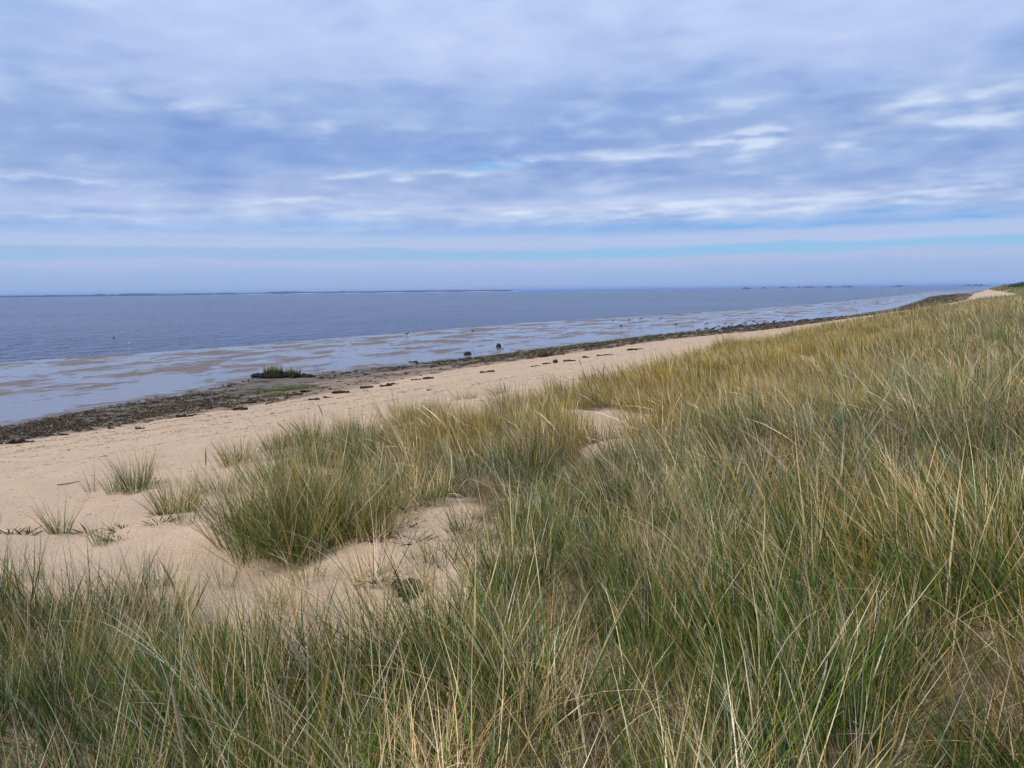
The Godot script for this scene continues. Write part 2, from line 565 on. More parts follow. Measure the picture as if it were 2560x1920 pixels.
# one tussock: blades are tapered strips that leave the root, lean out and bend with the wind (towards -x)
func tussock(n: int, radius: float, low: float, high: float, width: float, segs: int, dry: float, green: Array, lean: float, wind: float, droop: float) -> ArrayMesh:
	var v := PackedVector3Array()
	var nn := PackedVector3Array()
	var c := PackedColorArray()
	var idx := PackedInt32Array()
	for b in n:
		add_blade(v, nn, c, idx, radius, low, high, width, segs, dry, green, lean, wind, droop)
	return build_mesh(v, nn, c, idx)


func add_blade(v: PackedVector3Array, nn: PackedVector3Array, c: PackedColorArray, idx: PackedInt32Array, radius: float, low: float, high: float, width: float, segs: int, dry: float, green: Array, lean: float, wind: float, droop: float) -> void:
	var around := rng.randf() * TAU
	var r := radius * sqrt(rng.randf())
	var out := Vector3(cos(around), 0, sin(around))
	var p := out * r + Vector3(0, -0.02, 0)
	var turn := rng.randf_range(-0.9, 0.9)
	out = out.rotated(Vector3.UP, turn)
	var tilt := deg_to_rad(lean) * (0.25 + 0.75 * r / maxf(radius, 0.01)) * rng.randf_range(0.4, 1.25)
	var d := (out * sin(tilt) + Vector3.UP * cos(tilt)).normalized()
	var length := rng.randf_range(low, high) * (1.0 if rng.randf() > 0.2 else 0.65)
	var is_dry := rng.randf() < dry
	var base: Color = DRY[rng.randi() % 4] if is_dry else green[rng.randi() % green.size()]
	base = base * rng.randf_range(0.8, 1.25)
	var tip := base
	if not is_dry and rng.randf() < 0.28:
		tip = TURNED[rng.randi() % 3]
	elif not is_dry and rng.randf() < 0.3:
		tip = DRY[rng.randi() % 2]
	base.a = 1.0
	tip.a = 1.0
	var w := width * (rng.randf_range(0.6, 1.1) if rng.randf() > 0.12 else rng.randf_range(1.3, 1.8))
	var gust := Vector3(-1, 0, -0.15).rotated(Vector3.UP, rng.randf_range(-1.5, 1.5)) * wind * rng.randf_range(0.3, 1.5)
	var sag := droop * rng.randf_range(0.2, 1.6)
	if is_dry:
		sag *= 1.5
	var ds := length / segs
	var spin := rng.randf() * TAU
	var broken := segs if not is_dry or rng.randf() > 0.25 else 1 + rng.randi() % segs
	var start := v.size()
	for k in segs + 1:
		var t := float(k) / segs
		var side := d.cross(Vector3(cos(spin), 0.3, sin(spin))).normalized()
		var half := side * (w * 0.5 * (1.0 - pow(t, 1.8)) * (0.75 + 0.25 * minf(1.0, t * 4.0)))
		var up := side.cross(d).normalized()
		var col := base if t < 0.55 else tip
		if k < segs:
			v.append(p - half)
			v.append(p + half)
			nn.append(up)
			nn.append(up)
			c.append(col)
			c.append(col)
			if k > 0:
				var o := start + 2 * k - 2
				idx.append_array(PackedInt32Array([o, o + 2, o + 1, o + 2, o + 3, o + 1]))
		else:
			v.append(p)
			nn.append(up)
			c.append(col)
			var o := start + 2 * k - 2
			idx.append_array(PackedInt32Array([o, o + 2, o + 1]))
		var pull := gust * (0.25 + t) + out * 0.18 * droop + Vector3.DOWN * sag * t
		if k == broken:
			pull += Vector3(rng.randf_range(-1, 1), -1.2, rng.randf_range(-1, 1))
		d = (d + pull * (2.2 / segs)).normalized()
		p += d * ds
		if p.y < 0.01 and k > 0:
			p.y = 0.01


func grass_material() -> StandardMaterial3D:
	var m := tinted(0.55, 0.35)
	m.backlight_enabled = true
	m.backlight = Color(0.18, 0.18, 0.13)
	m.cull_mode = BaseMaterial3D.CULL_DISABLED
	return m


func make_grass(mat: StandardMaterial3D) -> void:
	# rings of distance: from, to, tussocks per square metre, blades, radius, width of a blade, joints, azimuth limit
	var rings := [
		[0.75, 6.0, 50.0, 52, 0.11, 0.0046, 6, 62.0],
		[6.0, 15.0, 30.0, 54, 0.14, 0.0062, 4, 55.0],
		[15.0, 40.0, 12.0, 58, 0.22, 0.0115, 3, 52.0],
		[40.0, 110.0, 3.6, 56, 0.42, 0.024, 3, 50.0],
		[110.0, 320.0, 0.6, 56, 1.0, 0.06, 2, 46.0],
		[320.0, 720.0, 0.12, 56, 2.2, 0.14, 2, 42.0],
	]
	var root := Node3D.new()
	root.name = numbered("dune_grass")
	add_child(root)
	tag(root, "dense wind-combed marram grass covering the dunes", "grass")
	root.set_meta("kind", "stuff")
	for ri in rings.size():
		var g: Array = rings[ri]
		# kinds: green, straw, gold, grey-green, matted dead leaves
		var meshes := []
		for kind in 5:
			var set_of := []
			for variant in 3:
				match kind:
					0: set_of.append(tussock(g[3], g[4], 0.34, 0.72, g[5], g[6], 0.12, GREEN, 27.0, 0.16, 0.2))
					1: set_of.append(tussock(g[3], g[4], 0.32, 0.7, g[5], g[6], 0.7, GREEN, 32.0, 0.28, 0.26))
					2: set_of.append(tussock(g[3], g[4], 0.28, 0.56, g[5], g[6], 0.14, GOLD, 22.0, 0.18, 0.14))
					3: set_of.append(tussock(g[3], g[4], 0.34, 0.72, g[5], g[6], 0.22, GREY, 28.0, 0.34, 0.2))
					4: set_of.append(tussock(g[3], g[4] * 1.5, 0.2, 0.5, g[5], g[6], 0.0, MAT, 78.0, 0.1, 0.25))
			meshes.append(set_of)
		var where := []
		var tints := []
		for k in 15:
			where.append([])
			tints.append([])
		var span := deg_to_rad(g[7])
		var count := int(g[2] * span * (g[1] * g[1] - g[0] * g[0]))
		for i in count:
			var r := sqrt(lerpf(g[0] * g[0], g[1] * g[1], rng.randf()))
			var a := rng.randf_range(-span, span)
			var x := sin(a) * r
			var z := -cos(a) * r
			var cover := grass_cover(x, z)
			if cover <= 0.0 or rng.randf() > cover:
				continue
			var q := uv_of(x, z)
			var thick := fine_noise.get_noise_2d(x * 0.55 + 7.0, z * 0.55)    # clumps with gaps between them
			var gap := r < 40.0 and rng.randf() > 0.92 + 0.9 * thick
			var patch := roll_noise.get_noise_2d(x * 5.0 + 60.0, z * 5.0)
			var patch2 := hump_noise.get_noise_2d(x * 0.9, z * 0.9 + 30.0)
			var patch3 := fine_noise.get_noise_2d(x * 0.35, z * 0.35 + 70.0)
			var edge := line_at(DUNE_LINE, q.x) - 4.0 - q.y       # metres behind the front of the grass
			var golden := (1.0 - smoothstep(4.0, 8.0, edge + 2.5 * patch2)) * smoothstep(6.5, 9.5, q.x) * (1.0 - smoothstep(34.0, 64.0, q.x))
			var kind := 0
			var roll := rng.randf()
			if roll < golden:
				kind = 2
			elif q.x > 45.0 and rng.randf() < 0.75:
				kind = 2 if rng.randf() < 0.28 else (3 if rng.randf() < 0.3 else 0)
			elif rng.randf() < clampf((0.02 if r < 4.2 else 0.13) + (0.5 if r < 4.2 else 0.9) * patch + 0.45 * patch3 + 0.6 * exp(-(pow((x - 1.3) / 1.1, 2.0) + pow((z + 5.4) / 1.3, 2.0))), 0.03, 0.92):
				kind = 1
			elif q.x > 6.0 and q.x < 45.0 and rng.randf() < clampf(0.5 + patch2, 0.1, 0.9):
				kind = 3
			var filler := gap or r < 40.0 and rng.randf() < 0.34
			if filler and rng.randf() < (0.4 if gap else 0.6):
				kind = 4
			var size := rng.randf_range(0.65, 1.2) * (0.97 + 0.25 * patch2 + 0.5 * thick)
			size = maxf(size, 0.6)
			if filler and kind != 4:
				size *= 0.62
			if kind == 2 and q.x < 22.0:
				size *= 1.2
			if r > 100.0:
				size *= 1.15
			var lay := clampf(0.08 + 0.5 * patch2 + 0.22 * smoothstep(-1.0, 3.0, x), -0.2, 0.7) * rng.randf_range(0.1, 1.5)   # combed over by the wind
			if r > 40.0:
				lay *= 0.5
			var basis := Basis(Vector3.UP, 1.3 * patch + rng.randf_range(-0.9, 0.9)) * Basis(Vector3.BACK, lay) if kind != 4 else Basis(Vector3.UP, rng.randf() * TAU)
			basis = basis.scaled(Vector3(1, size, 1) if r > 40.0 else Vector3(size, size, size))
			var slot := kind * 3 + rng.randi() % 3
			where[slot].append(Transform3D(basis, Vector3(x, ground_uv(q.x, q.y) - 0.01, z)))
			var tone := 1.0 + 0.25 * patch + 0.35 * patch3 + rng.randf_range(-0.28, 0.28)
			var warm := 0.10 * patch2
			tints[slot].append(Color(tone * (1.0 + warm), tone, tone * (1.0 - warm), 1.0))
		for k in 15:
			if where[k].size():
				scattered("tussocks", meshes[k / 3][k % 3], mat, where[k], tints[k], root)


var blade_material: StandardMaterial3D
var plain_material: StandardMaterial3D
var weed_material: StandardMaterial3D
var rock_material: StandardMaterial3D


# ---- things on the beach, the flat and the sea; [x, z, size ...]
const SEAWEED := [[-15.46, -23.89, 0.86], [-15.77, -29.18, 0.5], [-15.75, -27.99, 0.26], [-12.34, -28.70, 0.6], [-10.64, -29.89, 0.61], [-15.89, -26.35, 0.34], [-13.75, -26.09, 0.42], [-13.08, -35.21, 0.3], [-12.09, -24.67, 0.33], [-7.70, -34.47, 0.79], [-7.03, -36.83, 0.55], [-7.82, -32.34, 0.39], [-8.19, -31.54, 0.41], [-10.39, -35.32, 0.43], [-9.93, -35.49, 0.46], [-9.37, -37.78, 0.52], [-9.84, -36.49, 0.61], [-11.30, -32.64, 0.62], [-6.49, -34.23, 0.37], [-9.24, -41.02, 0.3], [-10.34, -43.78, 0.16], [-12.02, -36.17, 0.1], [-5.97, -36.11, 0.49], [-10.20, -47.25, 0.52], [-9.87, -48.49, 0.26], [-8.50, -44.97, 0.41], [-7.50, -34.38, 0.5], [-6.95, -36.52, 0.56], [-4.84, -38.69, 0.47], [-4.26, -39.15, 0.56], [-5.75, -36.92, 0.68], [-3.12, -29.17, 0.27], [-1.26, -38.81, 0.63], [1.26, -39.97, 0.44], [1.89, -41.33, 0.42], [3.11, -41.38, 0.67], [4.37, -44.87, 0.55], [5.38, -45.31, 0.64], [5.79, -44.97, 0.37], [7.79, -49.56, 0.61], [8.42, -50.37, 0.52], [-8.54, -44.97, 0.42], [-7.17, -55.75, 0.57], [-4.89, -51.96, 0.21], [-9.93, -48.68, 0.3], [2.71, -54.28, 0.38], [-1.02, -60.31, 0.3]]
const ROCKS := [[-1.17, -70.19, 0.42, 0.36], [-3.58, -62.17, 0.62, 0.28], [-3.21, -58.65, 0.55, 0.07], [2.17, -53.66, 0.8, 0.33], [2.69, -54.18, 0.45, 0.22], [-4.88, -51.52, 0.2, 0.14], [-0.78, -68.40, 0.3, 0.06], [-1.03, -60.77, 0.35, 0.07], [2.34, -41.14, 0.28, 0.2], [0.68, -64.97, 0.45, 0.06]]
const FLOCK_EDGE := [[21.03, -86.93], [22.64, -89.70], [20.71, -81.58], [24.04, -91.43], [26.25, -97.44], [28.81, -103.86], [29.62, -103.56], [26.56, -105.15], [26.37, -112.07], [22.42, -105.15], [32.04, -105.86], [34.70, -110.70], [32.97, -103.57], [36.16, -110.07], [34.88, -104.96], [37.19, -109.34], [33.51, -102.98], [41.20, -116.65], [37.76, -107.18], [24.61, -89.03], [26.71, -94.97], [23.78, -84.27], [26.28, -92.13], [21.91, -80.66], [23.12, -81.51], [28.82, -98.10], [29.56, -99.60], [28.87, -95.80]]
const FLOCK_LINE := [[23.37, -81.20], [26.96, -86.55], [30.43, -91.37], [34.33, -96.83], [38.80, -101.75], [43.60, -106.81], [46.56, -108.35]]
const LONE_BIRDS := [[-12.26, -90.37], [-4.84, -95.23], [16.08, -122.09], [18.87, -124.32], [18.00, -113.25], [21.28, -126.71], [24.77, -128.28], [14.54, -102.58], [21.76, -102.19], [106.67, -239.90], [116.93, -268.82], [67.29, -150.36], [118.59, -236.29], [108.85, -230.09], [26.25, -111.65], [26.38, -104.45]]
const GULLS := [[-102.94, -168.28], [-53.33, -105.38], [-41.21, -83.07], [-55.47, -125.79], [-38.62, -91.81], [-37.60, -98.42], [-45.37, -78.37]]
const DUCKS := [[-49.16, -95.36], [-55.13, -220.81]]
const HEADS := [[-2.92, -10.20], [-2.53, -9.39], [-2.70, -11.05], [-3.07, -7.52], [-2.05, -4.14], [-0.62, -2.42], [-0.82, -1.81], [1.96, -4.13], [1.06, -5.73], [-0.16, -12.08], [-0.06, -11.63], [1.62, -17.31], [1.86, -16.47], [1.72, -12.34], [9.84, -23.57], [5.94, -9.80], [-1.86, -4.20], [0.56, -6.14]]
const LITTER := [[-5.35, -7.94], [-5.17, -7.88], [-4.57, -8.02], [-4.17, -7.99], [-3.77, -7.93], [-3.88, -8.36], [-4.95, -10.31], [-4.05, -7.64], [-1.04, -6.92], [-1.29, -6.68], [-1.21, -6.57], [-0.91, -6.56], [-1.07, -5.77], [-0.97, -7.22]]
const WEED := [Color(0.03, 0.023, 0.02), Color(0.05, 0.037, 0.03), Color(0.03, 0.034, 0.02), Color(0.018, 0.015, 0.014)]
const ALGAE := [Color(0.06, 0.12, 0.025), Color(0.09, 0.15, 0.04), Color(0.05, 0.09, 0.03)]
const ROOT := [Color(0.09, 0.065, 0.045), Color(0.14, 0.10, 0.07), Color(0.06, 0.045, 0.035)]


func oriented(v: PackedVector3Array, n: PackedVector3Array, c: PackedColorArray, idx: PackedInt32Array) -> ArrayMesh:
	for k in range(0, idx.size(), 3):
		var a := v[idx[k]]
		var f := (v[idx[k + 1]] - a).cross(v[idx[k + 2]] - a)
		if f.dot(n[idx[k]] + n[idx[k + 1]] + n[idx[k + 2]]) > 0.0:
			var t := idx[k + 1]
			idx[k + 1] = idx[k + 2]
			idx[k + 2] = t
	return build_mesh(v, n, c, idx)


func add_lump(v: PackedVector3Array, n: PackedVector3Array, c: PackedColorArray, idx: PackedInt32Array, at: Vector3, size: Vector3, rough: float, s: int, col: Color, rings := 9, segs := 14) -> void:
	var noise := FastNoiseLite.new()
	noise.seed = s
	noise.frequency = 1.1
	noise.fractal_octaves = 3
	var start := v.size()
	for i in rings + 1:
		var la := PI * i / rings
		for j in segs:
			var lo := TAU * j / segs
			var d := Vector3(sin(la) * cos(lo), cos(la), sin(la) * sin(lo))
			var r := 1.0 + rough * noise.get_noise_3d(d.x * 1.5, d.y * 1.5, d.z * 1.5) * 1.6
			var q := Vector3(d.x * size.x, maxf(d.y, -0.35) * size.y, d.z * size.z) * r * 0.5
			v.append(at + q)
			n.append((d / size).normalized())
			var tone := 1.0 + 0.5 * noise.get_noise_3d(d.x * 4.0, d.y * 4.0, d.z * 4.0)
			c.append(Color(col.r * tone, col.g * tone, col.b * tone))
	for i in rings:
		for j in segs:
			var a := start + i * segs + j
			var b := start + i * segs + (j + 1) % segs
			idx.append_array(PackedInt32Array([a, b, a + segs, b, b + segs, a + segs]))


func lump(size: Vector3, rough: float, s: int, col: Color, rings := 9, segs := 14) -> ArrayMesh:
	var v := PackedVector3Array()
	var n := PackedVector3Array()
	var c := PackedColorArray()
	var idx := PackedInt32Array()
	add_lump(v, n, c, idx, Vector3.ZERO, size, rough, s, col, rings, segs)
	return oriented(v, n, c, idx)


# a tube through points; below: colour of the underside between two rings
func add_tube(v: PackedVector3Array, n: PackedVector3Array, c: PackedColorArray, idx: PackedInt32Array, pts: Array, radii: Array, segs: int, top: Color, below := Color(-1, 0, 0), flat := 1.0) -> void:
	var start := v.size()
	for i in pts.size():
		var dir: Vector3 = (pts[mini(i + 1, pts.size() - 1)] - pts[maxi(i - 1, 0)]).normalized()
		var side := dir.cross(Vector3.UP if absf(dir.y) < 0.9 else Vector3.RIGHT).normalized()
		var up := side.cross(dir).normalized()
		for j in segs:
			var a := TAU * j / segs
			var o := side * cos(a) * flat + up * sin(a)
			v.append(pts[i] + o * radii[i])
			n.append(o.normalized())
			c.append(below if below.r >= 0.0 and sin(a) < -0.15 and i > 0 and i < pts.size() * 0.62 else top)
	for i in pts.size() - 1:
		for j in segs:
			var a := start + i * segs + j
			var b := start + i * segs + (j + 1) % segs
			idx.append_array(PackedInt32Array([a, b, a + segs, b, b + segs, a + segs]))


func tube(pts: Array, radii: Array, segs: int, top: Color, below := Color(-1, 0, 0), flat := 1.0) -> ArrayMesh:
	var v := PackedVector3Array()
	var n := PackedVector3Array()
	var c := PackedColorArray()
	var idx := PackedInt32Array()
	add_tube(v, n, c, idx, pts, radii, segs, top, below, flat)
	return oriented(v, n, c, idx)


func blades(count: int, radius: float, low: float, high: float, width: float, segs: int, dry: float, green: Array, lean: float, wind: float, droop: float, s: int) -> ArrayMesh:
	rng.seed = s
	return tussock(count, radius, low, high, width, segs, dry, green, lean, wind, droop)


# a mesh of several ragged tussocks, [x, z, radius, share, height]
func clump_blades(centres: Array, count: int, high: float, width: float, dry: float, green: Array, lean: float, s: int) -> ArrayMesh:
	rng.seed = s
	var v := PackedVector3Array()
	var n := PackedVector3Array()
	var c := PackedColorArray()
	var idx := PackedInt32Array()
	for m in centres:
		for k in int(count * m[3]):
			var start := v.size()
			add_blade(v, n, c, idx, m[2], high * m[4] * 0.45, high * m[4], width, 5, dry, green, lean, 0.12, 0.22)
			for j in range(start, v.size()):
				v[j] += Vector3(m[0], 0, m[1])
	return build_mesh(v, n, c, idx)


func grass_tuft(x: float, z: float, count: int, radius: float, high: float, width: float, green: Array, s: int, label: String, lean := 26.0, wind := 0.14) -> Node3D:
	var t := thing("grass_tuft", on_ground(x, z), label, "grass tuft", "separate grass tufts")
	part("green_leaves", blades(int(count * 1.5), radius * 1.15, high * 0.4, high, width * 0.72, 5, 0.0, green, lean * 1.2, wind, 0.24, s), blade_material, t)
	part("dry_leaves", blades(int(count * 0.5), radius * 1.2, high * 0.3, high * 0.9, width * 0.7, 5, 1.0, green, lean * 1.25, wind, 0.2, s + 1), blade_material, t)
	return t


func make_tufts() -> void:
	var big := thing("grass_clump", on_ground(-2.0, -7.15), "large rounded green marram clump standing free on the sand", "grass clump", "")
	var centres := []
	rng.seed = 70
	for k in 30:
		var a := rng.randf() * TAU
		var r := 0.68 * sqrt(rng.randf())
		centres.append([cos(a) * r * 1.15, sin(a) * r * 0.8, rng.randf_range(0.1, 0.24), rng.randf_range(0.6, 1.4) / 30.0, rng.randf_range(0.75, 1.1)])
	centres.append([0.85, 0.1, 0.16, 0.06, 0.7])
	centres.append([-0.75, -0.3, 0.14, 0.04, 0.65])
	part("green_leaves", clump_blades(centres, 3200, 1.25, 0.0055, 0.0, GREEN + [Color(0.19, 0.2, 0.04)], 36.0, 71), blade_material, big)
	part("golden_leaves", clump_blades(centres, 260, 1.2, 0.0055, 0.0, GOLD, 28.0, 72), blade_material, big)
	part("dry_leaves", clump_blades(centres, 600, 1.0, 0.0055, 1.0, GREEN, 46.0, 73), blade_material, big)
	grass_tuft(-5.06, -10.06, 130, 0.17, 0.75, 0.008, GREEN, 81, "bushy green tuft on the open sand, farthest from the dune")
	grass_tuft(-3.84, -8.54, 140, 0.19, 0.72, 0.008, GREEN + GOLD, 83, "yellow-green tuft with dark matted roots beside the large clump")
	grass_tuft(-4.81, -7.93, 46, 0.08, 0.6, 0.007, GREEN, 85, "thin tuft leaning to the left alone on the sand")
	grass_tuft(-5.4, -10.15, 40, 0.08, 0.5, 0.007, GREEN, 87, "small sparse tuft just left of the bushy tuft")
	grass_tuft(-5.87, -10.5, 16, 0.07, 0.5, 0.007, GREY, 89, "wispy upright sprig at the seaward end of the tufts")
	grass_tuft(-4.12, -7.45, 26, 0.08, 0.5, 0.007, GREEN, 91, "thin short tuft in front of the thin leaning one")
	grass_tuft(-3.5, -8.0, 30, 0.12, 0.4, 0.007, GREEN, 92, "low sprawling tuft over the brown weed line")
	grass_tuft(-3.75, -9.55, 70, 0.2, 0.55, 0.008, GREEN + GREY, 93, "loose tuft right behind the yellow-green tuft")
	grass_tuft(-4.1, -11.2, 110, 0.25, 0.65, 0.009, GREEN + GOLD, 95, "pale green tuft at the seaward tip of the dune grass")
	grass_tuft(-3.3, -10.2, 120, 0.3, 0.65, 0.009, GREEN + GOLD, 96, "tuft between the large clump and the dune grass edge")
	grass_tuft(-0.78, -7.35, 60, 0.12, 0.45, 0.007, GREEN, 97, "short tuft on the sand right of the large clump")
	grass_tuft(-1.22, -6.75, 60, 0.12, 0.5, 0.007, GREEN + GOLD, 98, "upright tuft with reddish stalks touching the large clump")
	grass_tuft(-0.6, -5.95, 90, 0.2, 0.35, 0.007, GREEN + GREY, 99, "low dark tuft over an eroded brown edge in the sand hollow")
	grass_tuft(-0.2, -6.1, 50, 0.12, 0.4, 0.007, GREEN, 100, "small tuft with red-brown base at the hollow's right side")
	grass_tuft(-5.0, -7.0, 24, 0.1, 0.4, 0.007, GREEN, 101, "sparse low tuft at the left edge of the sand")
	grass_tuft(-1.1, -18.2, 60, 0.3, 0.45, 0.012, GREY + GREEN, 102, "grey-green couch grass patch seaward of the golden grass")
	grass_tuft(-1.7, -17.0, 60, 0.35, 0.42, 0.012, GREY + GREEN, 103, "grey-green couch grass patch nearest the camera on the open beach")
	grass_tuft(-2.1, -15.6, 50, 0.35, 0.4, 0.012, GREY + GREEN, 104, "low sparse couch grass at the beach edge of the dune")
	grass_tuft(-0.3, -19.0, 50, 0.3, 0.42, 0.012, GREY + GREEN, 105, "farthest grey-green couch grass patch on the beach")
	grass_tuft(22.4, -39.6, 160, 0.55, 1.25, 0.02, [Color(0.045, 0.085, 0.03), Color(0.06, 0.1, 0.035)], 106, "tall dark green tuft standing above the far grass", 20.0, 0.3)
	grass_tuft(19.0, -38.4, 120, 0.6, 0.6, 0.02, ROOT, 107, "low brown dead tuft in the far grass", 40.0, 0.2)
	# tufts on the dark bank at the edge of the flat
	var bv := PackedVector3Array()
	var bn := PackedVector3Array()
	var bc := PackedColorArray()
	var bi := PackedInt32Array()
	rng.seed = 39
	for k in 26:
		var along := -2.2 + k * 0.17
		var fat := 1.0 - pow(absf(along) / 2.4, 2.0) * 0.75
		add_lump(bv, bn, bc, bi, Vector3(along, 0, rng.randf_range(-0.25, 0.25)), Vector3(rng.randf_range(0.35, 0.8), rng.randf_range(0.3, 0.6) * fat, rng.randf_range(0.5, 0.9) * fat), 0.7, 700 + k, Color(0.02, 0.017, 0.015), 7, 11)
	var bank := part("mud_bank", oriented(bv, bn, bc, bi), rock_material, self)
	tag(bank, "low black weedy bank at the edge of the mudflat under green tufts", "mud bank")
	bank.position = Vector3(-13.7, ground(-13.7, -45.9) + 0.06, -45.9)
	bank.rotation.y = -0.35
	var on_bank := [[0.24, 0.5, 90, "dense tuft on the black bank, leftmost of four"], [0.4, 0.62, 90, "tallest tuft on the black bank"], [0.6, 0.4, 45, "short thin tuft on the black bank, third of four"], [0.73, 0.42, 40, "thin pointed tuft on the black bank, rightmost of four"]]
	for i in 4:
		var b: Array = on_bank[i]
		var t := thing("cordgrass_tuft", bank.transform * Vector3((b[0] - 0.5) * 4.0, 0.12, 0), b[3], "grass tuft", "tufts on the black bank")
		part("green_leaves", blades(b[2] * 2, 0.26, 0.35, b[1] * 1.45, 0.024, 3, 0.0, [Color(0.045, 0.085, 0.02), Color(0.06, 0.105, 0.03)], 20.0, 0.02, 0.1, 130 + i), blade_material, t)


func make_seed_heads() -> void:
	var about := ["brown seed head low over the beach, tip pointing right", "second brown seed head below the first over the beach", "tall bent seed head curving over the dark wrack", "dark upright seed head above the sand left of the grass", "thick grey upright seed head in the left foreground", "fluffy brown seed head leaning in the lower middle foreground", "pale seed head at the bottom left of the foreground", "orange-brown seed head in the middle of the right grass", "long whitish seed head arching over the sand patch", "slanting seed head at the beach edge of the golden grass", "upright seed head beside the slanting one at the beach edge", "seed head above the golden grass against the beach", "seed head right beside the one against the beach", "long slanting seed head over the golden grass", "seed head at the far end of the golden grass", "pale seed head in the grey-green grass on the right", "thin grey seed head beside the thick upright one", "curved seed head in front of the sand patch"]
	for i in HEADS.size():
		var h: Array = HEADS[i]
		rng.seed = 300 + i
		var t := thing("marram_seed_head", on_ground(h[0], h[1]), about[i], "seed head", "marram seed heads")
		t.rotation.y = rng.randf_range(-0.7, 0.7)
		var lean := rng.randf_range(0.1, 0.35)
		if i in [3, 4]:
			lean = -0.05
		if i in [0, 1, 9]:
			lean = 0.5
		var pts := []
		var p := Vector3(lean * 0.25, 0, 0)
		var d := Vector3(-lean * 0.35, 1, 0).normalized()
		for k in 9:
			pts.append(p)
			p += d * 0.105
			d = (d + Vector3(-lean * 0.16, -0.02 * k * lean, 0)).normalized()
		var far := clampf(Vector2(h[0], h[1]).length() / 7.0, 0.5, 3.0)
		part("stem", tube(pts.slice(0, 7), [0.002, 0.002, 0.002, 0.002, 0.0018, 0.0017, 0.0016], 5, Color(0.36, 0.29, 0.15)), plain_material, t)
		var col: Color = [Color(0.24, 0.17, 0.10), Color(0.30, 0.23, 0.15), Color(0.42, 0.35, 0.26)][0 if i in [0, 1, 2, 3, 9, 10] else (2 if i in [4, 8, 15] else 1)]
		var w := 0.006 * sqrt(far)
		part("panicle", tube([pts[6], pts[6].lerp(pts[7], 0.4), pts[7], pts[7].lerp(pts[8], 0.5), pts[8]], [0.001, w, w * 1.15, w * 0.8, 0.001], 7, col), plain_material, t)


func ordinal(n: int) -> String:
	var end := "th"
	if n % 100 < 11 or n % 100 > 13:
		end = {1: "st", 2: "nd", 3: "rd"}.get(n % 10, "th")
	return "%d%s" % [n, end]


# place of each spot counted from the left of the view
func ranks(spots: Array) -> Array:
	var order := range(spots.size())
	order.sort_custom(func(a: int, b: int) -> bool: return atan2(spots[a][0], -spots[a][1]) < atan2(spots[b][0], -spots[b][1]))
	var out := []
	out.resize(spots.size())
	for i in order.size():
		out[order[i]] = ordinal(i + 1)
	return out


